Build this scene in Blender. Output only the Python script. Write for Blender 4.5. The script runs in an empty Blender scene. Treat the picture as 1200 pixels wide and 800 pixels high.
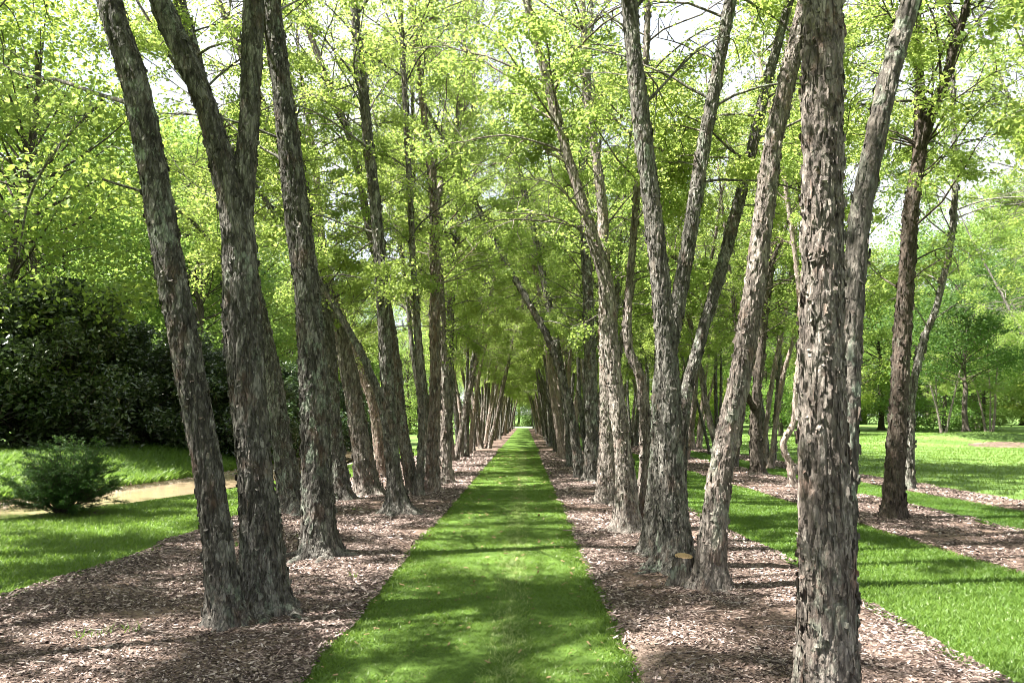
import bpy, math, random
import numpy as np
from mathutils import Matrix, Vector

SC = bpy.context.scene
COL = SC.collection
R = math.radians
F = 933.0                                   # focal length in pixels of a 1200 px wide frame
PITCH = math.atan(92.0 / F); YAW = math.atan(15.0 / F); EYE = 1.6

# ------------------------------------------------------------------ camera
cam_d = bpy.data.cameras.new('camera'); cam = bpy.data.objects.new('camera', cam_d); COL.objects.link(cam)
cam_d.sensor_width = 36; cam_d.lens = F / 1200 * 36
cam_d.clip_start = 0.05; cam_d.clip_end = 2000
cam.location = (0, 0, EYE)
cam.rotation_euler = (math.pi / 2 + PITCH, 0, YAW)
SC.camera = cam

# ------------------------------------------------------------------ sky, sun, exposure
SUN_EL, SUN_AZ = R(61), R(-100)              # azimuth clockwise from +Y: the sun stands to the left
W = bpy.data.worlds.new('World'); SC.world = W; W.use_nodes = True
nt = W.node_tree
sky = nt.nodes.new('ShaderNodeTexSky'); sky.sky_type = 'NISHITA'; sky.sun_disc = False
sky.sun_elevation = SUN_EL; sky.sun_rotation = SUN_AZ % (2 * math.pi)
sky.air_density = 1.0; sky.dust_density = 2.0; sky.ozone_density = 1.0
tc = nt.nodes.new('ShaderNodeTexCoord'); cn = nt.nodes.new('ShaderNodeTexNoise'); cn.inputs['Scale'].default_value = 2.2; cn.inputs['Detail'].default_value = 6
nt.links.new(tc.outputs['Generated'], cn.inputs['Vector'])
cr = nt.nodes.new('ShaderNodeMapRange'); cr.inputs[1].default_value = .32; cr.inputs[2].default_value = .62; cr.inputs[3].default_value = .35; cr.inputs[4].default_value = .95; nt.links.new(cn.outputs['Fac'], cr.inputs[0])
mx = nt.nodes.new('ShaderNodeMix'); mx.data_type = 'RGBA'; mx.inputs[7].default_value = (3.6, 3.65, 3.8, 1)      # thin white cloud over the blue
nt.links.new(cr.outputs[0], mx.inputs[0]); nt.links.new(sky.outputs[0], mx.inputs[6])
bg = nt.nodes['Background']; nt.links.new(mx.outputs[2], bg.inputs[0]); bg.inputs[1].default_value = 0.065
sd = bpy.data.lights.new('sun', 'SUN'); sd.energy = 5.0; sd.angle = R(0.53); sd.color = (1.0, 0.95, 0.87)
sun = bpy.data.objects.new('sun', sd); COL.objects.link(sun)
sdir = Vector((math.sin(SUN_AZ) * math.cos(SUN_EL), math.cos(SUN_AZ) * math.cos(SUN_EL), math.sin(SUN_EL)))
sun.rotation_euler = sdir.to_track_quat('Z', 'Y').to_euler(); sun.location = (0, 0, 60)
SC.view_settings.view_transform = 'Standard'; SC.view_settings.look = 'None'
SC.view_settings.gamma = 1; SC.view_settings.exposure = 2.6; SC.view_settings.use_curve_mapping = False
SC.render.engine = 'CYCLES'
cy = SC.cycles
cy.max_bounces = 7; cy.diffuse_bounces = 5; cy.glossy_bounces = 2; cy.transmission_bounces = 4; cy.transparent_max_bounces = 4
cy.filter_width = .9; cy.use_denoising = True; cy.sample_clamp_indirect = 6; cy.caustics_reflective = False; cy.caustics_refractive = False
try: cy.denoiser = 'OPENIMAGEDENOISE'; cy.denoising_prefilter = 'ACCURATE'
except Exception: pass

# ------------------------------------------------------------------ numpy helpers
def hash3(ix, iy, iz, seed):
    h = (ix.astype(np.int64) * 374761393 + iy.astype(np.int64) * 668265263 + iz.astype(np.int64) * 2147483647 + seed * 1274126177) & 0xffffffff
    h = ((h ^ (h >> 13)) * 1274126177) & 0xffffffff
    h = (h ^ (h >> 16)) & 0xffffffff
    return h / 4294967295.0
def vnoise(p, seed=0):
    f = np.floor(p); t = p - f; t = t * t * (3 - 2 * t); f = f.astype(np.int64)
    r = 0
    for dx in (0, 1):
        for dy in (0, 1):
            for dz in (0, 1):
                w = (t[..., 0] if dx else 1 - t[..., 0]) * (t[..., 1] if dy else 1 - t[..., 1]) * (t[..., 2] if dz else 1 - t[..., 2])
                r = r + w * hash3(f[..., 0] + dx, f[..., 1] + dy, f[..., 2] + dz, seed)
    return r
def fbm(p, o=3, seed=0):
    a, s, r = 0.5, 1.0, 0
    for k in range(o):
        r = r + a * vnoise(p * s, seed + k * 17); a *= .5; s *= 2.03
    return r / (1 - .5 ** o)
def n2(x, y, sc, seed=0, o=2):
    x, y = np.broadcast_arrays(np.asarray(x, float), np.asarray(y, float))
    return fbm(np.stack([x * sc, y * sc, np.zeros_like(x) + .37], -1), o, seed)
def unit(v): return v / np.maximum(np.linalg.norm(v, axis=-1, keepdims=True), 1e-9)
def sstep(a, b, x):
    t = np.clip((x - a) / (b - a), 0, 1); return t * t * (3 - 2 * t)

class MB:
    """collects vertices and faces and links them as one mesh object"""
    def __init__(s): s.v = []; s.n = 0; s.f = []
    def add(s, v, f, m=0, smooth=False):
        v = np.asarray(v, float).reshape(-1, 3); f = np.asarray(f, np.int64)
        s.f.append((f + s.n, m, smooth)); s.v.append(v); s.n += len(v)
    def mesh(s, name, mats, off=(0, 0, 0)):
        me = bpy.data.meshes.new(name)
        V = np.concatenate(s.v) - np.array(off)
        me.vertices.add(len(V)); me.vertices.foreach_set('co', V.astype(np.float32).ravel())
        nl = sum(f.size for f, _, _ in s.f); nf = sum(len(f) for f, _, _ in s.f)
        me.loops.add(nl); me.polygons.add(nf)
        me.loops.foreach_set('vertex_index', np.concatenate([f.ravel() for f, _, _ in s.f]).astype(np.int32))
        tot = np.concatenate([np.full(len(f), f.shape[1]) for f, _, _ in s.f])
        st = np.concatenate([[0], np.cumsum(tot)[:-1]])
        me.polygons.foreach_set('loop_start', st.astype(np.int32))
        me.polygons.foreach_set('material_index', np.concatenate([np.full(len(f), m) for f, m, _ in s.f]).astype(np.int32))
        me.polygons.foreach_set('use_smooth', np.concatenate([np.full(len(f), sm) for f, _, sm in s.f]))
        for m in mats: me.materials.append(m)
        me.update(calc_edges=True); me.validate()
        return me
    def obj(s, name, mats, parent=None, off=(0, 0, 0)):
        if not isinstance(mats, (list, tuple)): mats = [mats]
        o = bpy.data.objects.new(name, s.mesh(name, mats, off)); COL.objects.link(o)
        if parent: o.parent = parent
        else: o.location = off
        return o

def tag(o, label=None, cat=None, group=None, kind=None):
    if label: o['label'] = label
    if cat: o['category'] = cat
    if group: o['group'] = group
    if kind: o['kind'] = kind
    return o
def empty(name, loc):
    o = bpy.data.objects.new(name, None); COL.objects.link(o); o.location = loc; o.empty_display_size = .3; return o
def copy_tree(o, parent=None):
    c = o.copy(); COL.objects.link(c); c.parent = parent
    for ch in o.children: copy_tree(ch, c)
    return c

# pixel of the 1200 x 800 photograph -> survey point in the place
CR = np.array(Matrix.Rotation(YAW, 3, 'Z') @ Matrix.Rotation(math.pi / 2 + PITCH, 3, 'X'))
def ray(u, v): return CR @ np.array([(u - 600) / F, (400 - v) / F, -1.0])
def P(u, v, Y):
    d = ray(u, v); return np.array([0, 0, EYE]) + d * (Y / d[1])
def G(u, v, z=0.0):
    d = ray(u, v); return np.array([0, 0, EYE]) + d * ((z - EYE) / d[2])

# ------------------------------------------------------------------ terrain
def creek_x(y):
    return np.interp(y, [-20, 6, 10, 13, 16, 19, 23, 30, 45, 70, 200], [-34, -15, -11.6, -10.3, -9.4, -8.7, -8.2, -8.1, -9.5, -13, -30])
def height(x, y):
    x = np.asarray(x, float); y = np.asarray(y, float)
    cx = creek_x(y); d = x - cx                                   # + is the alley side
    h = -0.26 * (sstep(2.2, .75, d) * sstep(-1.5, -1.0, d))
    bank = sstep(-1.0, -4.6, d) * .62 + sstep(-4, -30, d) * 1.5
    h = h + bank
    h = h + sstep(10, 26, x) * sstep(28, 120, y) * 1.1
    h = h + .75 * np.exp(-(((x - 27.5) / 5.5) ** 2 + ((y - 49) / 3.2) ** 2))
    far = np.hypot(x, y)
    h = h + sstep(130, 500, far) * 6 * n2(x, y, .008, 5)
    und = (n2(x, y, .35, 3) - .5) * .05 * sstep(1.4, 2.6, np.abs(x + .35))
    return h + und

# ------------------------------------------------------------------ materials
def mat(name):
    m = bpy.data.materials.new(name); m.use_nodes = True
    nt = m.node_tree; b = nt.nodes['Principled BSDF']; return m, nt, b
def N(nt, t, **k):
    n = nt.nodes.new(t)
    for a, v in k.items():
        if a.startswith('i_'):
            key = a[2:]; n.inputs[int(key) if key.isdigit() else key].default_value = v
        else: setattr(n, a, v)
    return n
def ramp(nt, fac, stops, interp='LINEAR'):
    r = N(nt, 'ShaderNodeValToRGB'); cr = r.color_ramp; cr.interpolation = interp
    while len(cr.elements) < len(stops): cr.elements.new(.5)
    for e, (p, c) in zip(cr.elements, stops): e.position = p; e.color = (*c, 1) if len(c) == 3 else c
    nt.links.new(fac, r.inputs[0]); return r.outputs[0]
def mixc(nt, a, b, fac, mode='MIX'):
    n = N(nt, 'ShaderNodeMix', data_type='RGBA', blend_type=mode)
    for s, v in ((n.inputs[6], a), (n.inputs[7], b), (n.inputs[0], fac)):
        if hasattr(v, 'is_linked'): nt.links.new(v, s)
        elif isinstance(v, tuple): s.default_value = (*v, 1)
        else: s.default_value = v
    return n.outputs[2]
def noise(nt, vec, scale, detail=3, rough=.55):
    n = N(nt, 'ShaderNodeTexNoise'); n.inputs['Scale'].default_value = scale; n.inputs['Detail'].default_value = detail
    n.inputs['Roughness'].default_value = rough
    if vec is not None: nt.links.new(vec, n.inputs['Vector'])
    return n.outputs['Fac']
def wcoord(nt, sc=(1, 1, 1)):
    t = N(nt, 'ShaderNodeNewGeometry'); m = N(nt, 'ShaderNodeMapping'); m.inputs['Scale'].default_value = sc
    nt.links.new(t.outputs['Position'], m.inputs['Vector']); return m.outputs[0]
def ocoord(nt, sc=(1, 1, 1)):
    t = N(nt, 'ShaderNodeTexCoord'); oi = N(nt, 'ShaderNodeObjectInfo')
    a = N(nt, 'ShaderNodeVectorMath', operation='ADD'); nt.links.new(t.outputs['Object'], a.inputs[0])
    s = N(nt, 'ShaderNodeVectorMath', operation='SCALE'); nt.links.new(oi.outputs['Location'], s.inputs[0]); s.inputs['Scale'].default_value = 1.37
    nt.links.new(s.outputs[0], a.inputs[1])
    m = N(nt, 'ShaderNodeMapping'); m.inputs['Scale'].default_value = sc; nt.links.new(a.outputs[0], m.inputs['Vector']); return m.outputs[0]

def bark_mat(name, dark, mid, light, red, lichen_amt=.5, bump=.6, fis=.55):
    m, nt, b = mat(name)
    v = ocoord(nt, (1, 1, .27)); v2 = ocoord(nt, (1, 1, .6))
    isl = N(nt, 'ShaderNodeNewGeometry').outputs['Random Per Island']
    n1 = noise(nt, v, 26, 6, .65)
    c = ramp(nt, n1, [(.38, dark), (.46, mid), (.54, mid), (.66, light)])
    vo = N(nt, 'ShaderNodeTexVoronoi'); vo.inputs['Scale'].default_value = 19; nt.links.new(v, vo.inputs['Vector'])
    c = mixc(nt, c, ramp(nt, vo.outputs['Color'], [(.2, dark), (.55, mid), (.85, light)]), .45)
    rn = ramp(nt, noise(nt, v2, 5, 4, .6), [(.56, (0, 0, 0)), (.68, (1, 1, 1))])
    c = mixc(nt, c, red, mixc(nt, (0, 0, 0), rn, .55))
    fl = ramp(nt, isl, [(0, mid), (.35, dark), (.55, mid), (.8, light), (1, red)])
    c = mixc(nt, c, fl, .32)
    # lichen: grey green crust in blotches
    ln = ramp(nt, noise(nt, v2, 9, 5, .7), [(.53, (0, 0, 0)), (.60, (1, 1, 1))])
    ln2 = ramp(nt, noise(nt, v2, 1.3, 2, .5), [(.42, (0, 0, 0)), (.62, (1, 1, 1))])
    c = mixc(nt, c, (.31, .36, .28), mixc(nt, (0, 0, 0), mixc(nt, ln, ln2, 1.0, 'MULTIPLY'), lichen_amt))
    fz = N(nt, 'ShaderNodeTexVoronoi', feature='DISTANCE_TO_EDGE'); fz.inputs['Scale'].default_value = 24
    wp = N(nt, 'ShaderNodeVectorMath', operation='MULTIPLY_ADD'); nz = N(nt, 'ShaderNodeTexNoise'); nz.inputs['Scale'].default_value = 11; nz.inputs['Detail'].default_value = 4; nt.links.new(v, nz.inputs['Vector'])
    nt.links.new(nz.outputs['Color'], wp.inputs[0]); wp.inputs[1].default_value = (.09, .09, .09); nt.links.new(v, wp.inputs[2]); nt.links.new(wp.outputs[0], fz.inputs['Vector'])
    c = mixc(nt, c, tuple(x * .6 for x in dark), mixc(nt, (0, 0, 0), ramp(nt, fz.outputs['Distance'], [(.0, (1, 1, 1)), (.05, (.75, .75, .75)), (.13, (0, 0, 0))]), fis))
    nt.links.new(c, b.inputs['Base Color'])
    b.inputs['Roughness'].default_value = .85; b.inputs['Specular IOR Level'].default_value = .25
    vb = N(nt, 'ShaderNodeTexVoronoi', feature='DISTANCE_TO_EDGE'); vb.inputs['Scale'].default_value = 30
    nv = noise(nt, v, 14, 4, .6)
    nd = N(nt, 'ShaderNodeVectorMath', operation='SCALE'); nt.links.new(v, nd.inputs[0]); nd.inputs['Scale'].default_value = 1
    nt.links.new(nd.outputs[0], vb.inputs['Vector'])
    sm = N(nt, 'ShaderNodeMath', operation='ADD'); nt.links.new(vb.outputs['Distance'], sm.inputs[0])
    mm = N(nt, 'ShaderNodeMath', operation='MULTIPLY'); nt.links.new(noise(nt, v, 60, 5, .7), mm.inputs[0]); mm.inputs[1].default_value = .8
    nt.links.new(mm.outputs[0], sm.inputs[1])
    bp = N(nt, 'ShaderNodeBump'); bp.inputs['Strength'].default_value = bump; bp.inputs['Distance'].default_value = .02
    nt.links.new(sm.outputs[0], bp.inputs['Height']); nt.links.new(bp.outputs[0], b.inputs['Normal'])
    return m
M_BARK = bark_mat('birch_bark', (.018, .0155, .013), (.105, .096, .083), (.44, .42, .38), (.17, .10, .07), .65, 1.2)
M_BARK_SHAGGY = bark_mat('shaggy_birch_bark', (.026, .021, .018), (.180, .150, .130), (.52, .47, .42), (.24, .125, .085), .35, 1.2)
M_BARK_PALE = bark_mat('pale_birch_bark', (.08, .06, .05), (.26, .21, .18), (.55, .48, .43), (.42, .25, .19), .1, .6)
M_BARK_GREY = bark_mat('grey_smooth_bark', (.02, .017, .015), (.10, .088, .074), (.27, .245, .21), (.12, .08, .06), .8, .9, .5)
M_BARK_DARK = bark_mat('dark_bark', (.02, .016, .013), (.07, .055, .045), (.17, .145, .12), (.10, .06, .045), .2, .8)

def leaf_mat(name, a, b_, tr, trans=.45, rough=.5, spec=.35):
    m, nt, b = mat(name)
    g = N(nt, 'ShaderNodeNewGeometry'); oi = N(nt, 'ShaderNodeObjectInfo')
    cn = noise(nt, wcoord(nt), .45, 2, .5)
    ad = N(nt, 'ShaderNodeMath', operation='MULTIPLY_ADD'); nt.links.new(g.outputs['Random Per Island'], ad.inputs[0]); ad.inputs[1].default_value = .55
    md = N(nt, 'ShaderNodeMath', operation='MULTIPLY_ADD'); nt.links.new(cn, md.inputs[0]); md.inputs[1].default_value = .9; md.inputs[2].default_value = -.22
    nt.links.new(md.outputs[0], ad.inputs[2])
    c = mixc(nt, a, b_, ad.outputs[0])
    hs = N(nt, 'ShaderNodeHueSaturation'); hs.inputs['Saturation'].default_value = 1
    mr = N(nt, 'ShaderNodeMapRange'); nt.links.new(oi.outputs['Random'], mr.inputs[0]); mr.inputs[3].default_value = .47; mr.inputs[4].default_value = .515
    nt.links.new(mr.outputs[0], hs.inputs['Hue'])
    mr2 = N(nt, 'ShaderNodeMapRange'); nt.links.new(oi.outputs['Random'], mr2.inputs[0]); mr2.inputs[3].default_value = 1.15; mr2.inputs[4].default_value = .85
    nt.links.new(mr2.outputs[0], hs.inputs['Value']); nt.links.new(c, hs.inputs['Color'])
    nt.links.new(hs.outputs[0], b.inputs['Base Color'])
    b.inputs['Roughness'].default_value = rough; b.inputs['Specular IOR Level'].default_value = spec
    t = N(nt, 'ShaderNodeBsdfTranslucent'); tc = mixc(nt, hs.outputs[0], tr, .7); nt.links.new(tc, t.inputs[0])
    mx = N(nt, 'ShaderNodeMixShader'); mx.inputs[0].default_value = trans
    nt.links.new(b.outputs[0], mx.inputs[1]); nt.links.new(t.outputs[0], mx.inputs[2])
    nt.links.new(mx.outputs[0], nt.nodes['Material Output'].inputs[0]); return m
M_LEAF = leaf_mat('birch_leaf', (.082, .150, .030), (.185, .270, .066), (.47, .60, .14), .58)
M_LEAF_BG = leaf_mat('broad_leaf', (.066, .142, .028), (.145, .235, .055), (.34, .50, .10), .5)
M_LEAF_YEL = leaf_mat('yellow_green_leaf', (.13, .20, .035), (.22, .29, .06), (.36, .46, .08), .45)
M_LEAF_MAPLE = leaf_mat('maple_leaf', (.035, .085, .018), (.08, .15, .03), (.18, .30, .05), .4)
M_LEAF_DARK = leaf_mat('evergreen_leaf', (.014, .032, .010), (.050, .085, .024), (.08, .14, .03), .18, .28, .7)
M_LEAF_SHRUB = leaf_mat('shrub_leaf', (.028, .075, .016), (.06, .13, .024), (.14, .27, .04), .32)
M_BLADE = leaf_mat('grass_blade', (.065, .135, .020), (.125, .205, .042), (.22, .36, .05), .45, .4, .35)

def grass_mat(name, a, b_, stripe=False, scale=1.0):
    m, nt, b = mat(name); w = wcoord(nt)
    n = noise(nt, w, 3.0 * scale, 4); n3 = noise(nt, w, 90, 3, .7)
    c = mixc(nt, a, b_, ramp(nt, n, [(.3, (0, 0, 0)), (.7, (1, 1, 1))]))
    c = mixc(nt, c, (.035, .06, .012), ramp(nt, n3, [(.35, (.8, .8, .8)), (.55, (0, 0, 0))]))
    c = mixc(nt, c, (.13, .12, .05), ramp(nt, noise(nt, w, .8, 5, .7), [(.6, (0, 0, 0)), (.75, (.35, .35, .35))]))
    if stripe:
        wv = N(nt, 'ShaderNodeTexWave', bands_direction='DIAGONAL'); wv.inputs['Scale'].default_value = .16; nt.links.new(w, wv.inputs['Vector']); wv.inputs['Distortion'].default_value = .6
        c = mixc(nt, c, (.17, .27, .07), ramp(nt, wv.outputs['Fac'], [(.35, (0, 0, 0)), (.6, (.4, .4, .4))]))
    nt.links.new(c, b.inputs['Base Color']); b.inputs['Roughness'].default_value = .8; b.inputs['Specular IOR Level'].default_value = .2
    bp = N(nt, 'ShaderNodeBump'); bp.inputs['Strength'].default_value = .8; bp.inputs['Distance'].default_value = .03
    nt.links.new(noise(nt, w, 70, 4, .75), bp.inputs['Height']); nt.links.new(bp.outputs[0], b.inputs['Normal'])
    return m
M_LAWN = grass_mat('lawn_grass', (.060, .120, .022), (.095, .165, .036), True)
M_PATH = grass_mat('path_grass', (.07, .135, .018), (.11, .195, .03))

def earth_mat(name, cols, sc=40, bump=.8):
    m, nt, b = mat(name); w = wcoord(nt)
    vo = N(nt, 'ShaderNodeTexVoronoi'); vo.inputs['Scale'].default_value = sc; nt.links.new(w, vo.inputs['Vector'])
    c = ramp(nt, vo.outputs['Color'], [(.1, cols[0]), (.45, cols[1]), (.8, cols[2])])
    c = mixc(nt, c, cols[3], ramp(nt, noise(nt, w, 1.1, 5, .65), [(.5, (0, 0, 0)), (.68, (.75, .75, .75))]))
    nt.links.new(c, b.inputs['Base Color']); b.inputs['Roughness'].default_value = .9; b.inputs['Specular IOR Level'].default_value = .2
    bp = N(nt, 'ShaderNodeBump'); bp.inputs['Strength'].default_value = bump; bp.inputs['Distance'].default_value = .03
    a = N(nt, 'ShaderNodeMath', operation='ADD'); nt.links.new(vo.outputs['Distance'], a.inputs[0]); nt.links.new(noise(nt, w, 55, 4, .7), a.inputs[1])
    nt.links.new(a.outputs[0], bp.inputs['Height']); nt.links.new(bp.outputs[0], b.inputs['Normal']); return m
M_MULCH = earth_mat('bark_mulch', [(.035, .022, .017), (.09, .06, .048), (.20, .145, .12), (.30, .215, .165)])
M_CREEK = earth_mat('creek_sand', [(.20, .15, .10), (.34, .26, .18), (.45, .38, .30), (.34, .26, .18)], 18)
M_ROAD = earth_mat('pale_road', [(.32, .31, .29), (.36, .35, .33), (.40, .39, .37), (.35, .34, .32)], 30, .2)
def chip_mat():
    m, nt, b = mat('mulch_chips'); g = N(nt, 'ShaderNodeNewGeometry').outputs['Random Per Island']
    c = ramp(nt, g, [(0, (.035, .023, .019)), (.32, (.095, .066, .056)), (.62, (.175, .130, .112)), (.85, (.29, .225, .20)), (1, (.48, .40, .37))])
    nt.links.new(c, b.inputs['Base Color']); b.inputs['Roughness'].default_value = .8; b.inputs['Specular IOR Level'].default_value = .3; return m
M_CHIP = chip_mat()
def simple(name, c, r=.6, s=.4):
    m, nt, b = mat(name)
    n = noise(nt, ocoord(nt), 18, 4); col = mixc(nt, tuple(x * .75 for x in c), tuple(min(1, x * 1.2) for x in c), n)
    nt.links.new(col, b.inputs['Base Color']); b.inputs['Roughness'].default_value = r; b.inputs['Specular IOR Level'].default_value = s; return m
M_STONE = simple('creek_stone', (.42, .37, .34)); M_WHITE = simple('white_paint', (.78, .78, .76), .5)
M_ROCK = simple('pale_rock', (.5, .45, .40))
def cut_mat():
    m, nt, b = mat('fresh_cut_wood')
    t = N(nt, 'ShaderNodeTexCoord'); wv = N(nt, 'ShaderNodeTexWave', wave_type='RINGS', rings_direction='Z'); wv.inputs['Scale'].default_value = 22; wv.inputs['Distortion'].default_value = 2
    nt.links.new(t.outputs['Object'], wv.inputs['Vector'])
    nt.links.new(ramp(nt, wv.outputs['Fac'], [(.0, (.30, .17, .08)), (1, (.52, .35, .19))]), b.inputs['Base Color']); b.inputs['Roughness'].default_value = .7; return m
M_CUT = cut_mat()
def water_mat():
    m, nt, b = mat('creek_water'); w = wcoord(nt)
    nt.links.new(mixc(nt, (.22, .165, .10), (.33, .26, .17), noise(nt, w, 1.5, 3)), b.inputs['Base Color'])
    b.inputs['Roughness'].default_value = .12; b.inputs['Specular IOR Level'].default_value = .5
    bp = N(nt, 'ShaderNodeBump'); bp.inputs['Strength'].default_value = .25; bp.inputs['Distance'].default_value = .02
    nt.links.new(noise(nt, w, 9, 3), bp.inputs['Height']); nt.links.new(bp.outputs[0], b.inputs['Normal']); return m
M_WATER = water_mat()

# ------------------------------------------------------------------ ground sheets
def axis(lo, hi, near_lo, near_hi, fine, grow=1.12):
    a = list(np.arange(near_lo, near_hi + 1e-6, fine)); s = fine; x = near_hi
    while x < hi: s = min(s * grow, 40); x += s; a.append(min(x, hi + 1))
    s = fine; x = near_lo
    while x > lo: s = min(s * grow, 40); x -= s; a.insert(0, max(x, lo - 1))
    return np.array(sorted(set(a)))
def grid(xs, ys, zf, name, m, xf=None):
    X, Y = np.meshgrid(xs, ys)
    if xf is not None: X = xf(X, Y)
    Z = zf(X, Y); nx = len(xs)
    i = np.arange(len(ys) - 1)[:, None] * nx + np.arange(nx - 1)[None]
    f = np.stack([i, i + 1, i + nx + 1, i + nx], -1).reshape(-1, 4)
    mb = MB(); mb.add(np.stack([X, Y, Z], -1), f, 0, True)
    return tag(mb.obj(name, m), kind='structure')
grid(axis(-900, 900, -20, 14, .3), axis(-300, 1200, -2, 60, .35), lambda x, y: height(x, y), 'ground', M_LAWN)

# beds of bark mulch and the mown path run the length of the alley
YB0, YB1 = -12.0, 150.0
def edge(base, seed, amp=.12, sc=.9):
    return lambda y: base + (n2(np.full_like(y, seed * 3.1), y, sc, seed) - .5) * amp * 2
E_PL, E_PR = edge(-1.38, 1, .05, 2.6), edge(.69, 2, .05, 2.6)
E_ML, E_MR = edge(-4.65, 3, .22), edge(2.9, 4, .12)
E_2A, E_2B, E_3A, E_3B = edge(5.1, 5, .15), edge(7.1, 6, .2), edge(8.55, 7, .15), edge(9.75, 8, .2)
def strip(e0, e1, name, m, lift, bulge, y0=YB0, y1=YB1, nx=26):
    ys = axis(y0, y1, y0, 26, .16, 1.06); ts = np.linspace(0, 1, nx)
    def xf(T, Y): a = e0(Y); b = e1(Y); return a + (b - a) * T
    def zf(X, Y):
        T = np.clip((X - e0(Y)) / (e1(Y) - e0(Y)), 0, 1); s = np.clip(np.minimum(T, 1 - T) * 8, 0, 1)
        return height(X, Y) + lift + bulge * s * (.6 + 1.2 * n2(X, Y, 2.3, 21)) 
    grid(ts, ys, zf, name, m, xf)
strip(E_ML, E_PL, 'mulch_bed', M_MULCH, .006, .035)
strip(E_PR, E_MR, 'mulch_bed', M_MULCH, .006, .035)
def soil_z(X, Y):
    T = np.clip((X - E_PR(Y)) / (E_MR(Y) - E_PR(Y)), 0, 1); s = np.clip(np.minimum(T, 1 - T) * 8, 0, 1)
    return height(X, Y) + .012 + .035 * s * (.6 + 1.2 * n2(X, Y, 2.3, 21))
M_SOIL = earth_mat('bare_sandy_soil', [(.08, .055, .043), (.16, .115, .092), (.26, .20, .165), (.22, .165, .135)], 60, .8)
grid(np.linspace(0, 1, 14), np.arange(2.8, 9.2, .06), soil_z, 'bare_soil', M_SOIL, lambda T, Y: E_PR(Y) + .01 + T * (.03 + (.17 + .20 * (n2(Y * 0 + 9, Y, 2.2, 51) - .5)) * np.exp(-((Y - 5.6) / 1.7) ** 2)))
strip(E_2A, E_2B, 'mulch_bed', M_MULCH, .006, .03)
strip(E_3A, E_3B, 'mulch_bed', M_MULCH, .006, .03)
strip(E_PL, E_PR, 'grass_path', M_PATH, .008, .02)
ys = axis(-15, 190, 4, 40, .3, 1.08)
grid(np.linspace(-1.5, 1.5, 18), ys, lambda x, y: height(x, y) + .012, 'creek_bed', M_CREEK, lambda t, y: creek_x(y) + t + (n2(t * 0 + 4, y, .8, 31) - .5) * .3)
grid(np.linspace(-1.25, .98, 12), ys, lambda x, y: x * 0 - .12, 'creek_water', M_WATER, lambda t, y: creek_x(y) + t)
grid(np.linspace(-30, 40, 15), np.linspace(158, 168, 5), lambda x, y: height(x, y) + .06, 'road', M_ROAD)
# brown leaf litter in front of the island tree
a = np.linspace(0, 2 * np.pi, 33)[:-1]; rr = np.linspace(0, 1, 7)
A_, R_ = np.meshgrid(a, rr); wob = 1 + .35 * (n2(np.cos(A_) * 2, np.sin(A_) * 2, 1.2, 9) - .5)
X = 26.6 + 2.1 * R_ * wob * np.cos(A_); Y = 44.6 + 1.2 * R_ * wob * np.sin(A_)
i = np.arange(6)[:, None] * 32; j = np.arange(32)[None]
f = np.stack([i + j, i + (j + 1) % 32, i + 32 + (j + 1) % 32, i + 32 + j], -1).reshape(-1, 4)
mb = MB(); mb.add(np.stack([X, Y, height(X, Y) + .02], -1), f, 0, True); tag(mb.obj('leaf_litter_patch', M_MULCH), kind='structure')

# ------------------------------------------------------------------ ground cover: blades and chips
def scatter(n, xf, y0, y1, rng, power=1.0):
    """points thinning out with distance; xf(y, t) gives x"""
    u = rng.random(n); y = y0 * (y1 / y0) ** u if power == 1 else y0 + (y1 - y0) * u
    return xf(y, rng.random(n)), y
def blades(name, n, xf, y0, y1, seed, hmean, lift, label=None, mats=M_BLADE, wide=1.0, mask=None):
    rng = np.random.default_rng(seed); x, y = scatter(n, xf, y0, y1, rng)
    if mask is not None: k = mask(x, y, rng); x, y = x[k], y[k]; n = len(x)
    z = height(x, y) + lift
    hh = hmean * (.55 + .9 * rng.random(n)) * (.7 + .6 * n2(x, y, 5, 77)); w = (.0022 + .00042 * y) * wide * (.7 + .6 * rng.random(n))
    az = rng.random(n) * 2 * np.pi; la = rng.random(n) * 2 * np.pi; le = hh * (.45 + .95 * rng.random(n))
    p = np.stack([x, y, z], -1); wv = np.stack([np.cos(az), np.sin(az), az * 0], -1) * w[:, None]
    lv = np.stack([np.cos(la), np.sin(la), la * 0], -1) * le[:, None]; up = np.zeros((n, 3)); up[:, 2] = hh
    v = np.stack([p - wv, p + wv, p + lv * .4 + up * .62 + wv * .75, p + lv * .4 + up * .62 - wv * .75, p + lv + up], 1)
    i = np.arange(n) * 5; mb = MB()
    mb.add(v, np.stack([i, i + 1, i + 2, i + 3], -1)); mb.f.append((np.stack([i + 3, i + 2, i + 4], -1), 0, False))
    o = mb.obj(name, mats); tag(o, label, 'grass', kind='stuff'); return o
def between(e0, e1, pad=.0):
    return lambda y, t: (e0(y) - pad) + (e1(y) - e0(y) + 2 * pad) * t
blades('path_grass', 170000, between(E_PL, E_PR, .035), 3.0, 45, 1, .034, .01, 'short mown grass of the path between the two tree rows')
blades('lawn_grass', 150000, between(E_MR, E_2A, .05), 3.6, 50, 2, .037, 0, 'mown grass strip right of the first mulch bed')
blades('lawn_grass', 60000, between(E_2B, E_3A, .05), 9, 45, 5, .037, 0, 'narrow grass strip between the second and third mulch beds')
def leftmask(x, y, rng): return (x > creek_x(y) + 1.35 + rng.random(len(x)) * .3)
blades('lawn_grass', 240000, lambda y, t: -12.5 + (E_ML(y) + .05 + 12.5) * t, 5.5, 45, 3, .042, 0, 'sloping lawn between the left mulch bed and the creek', mask=leftmask)
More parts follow.
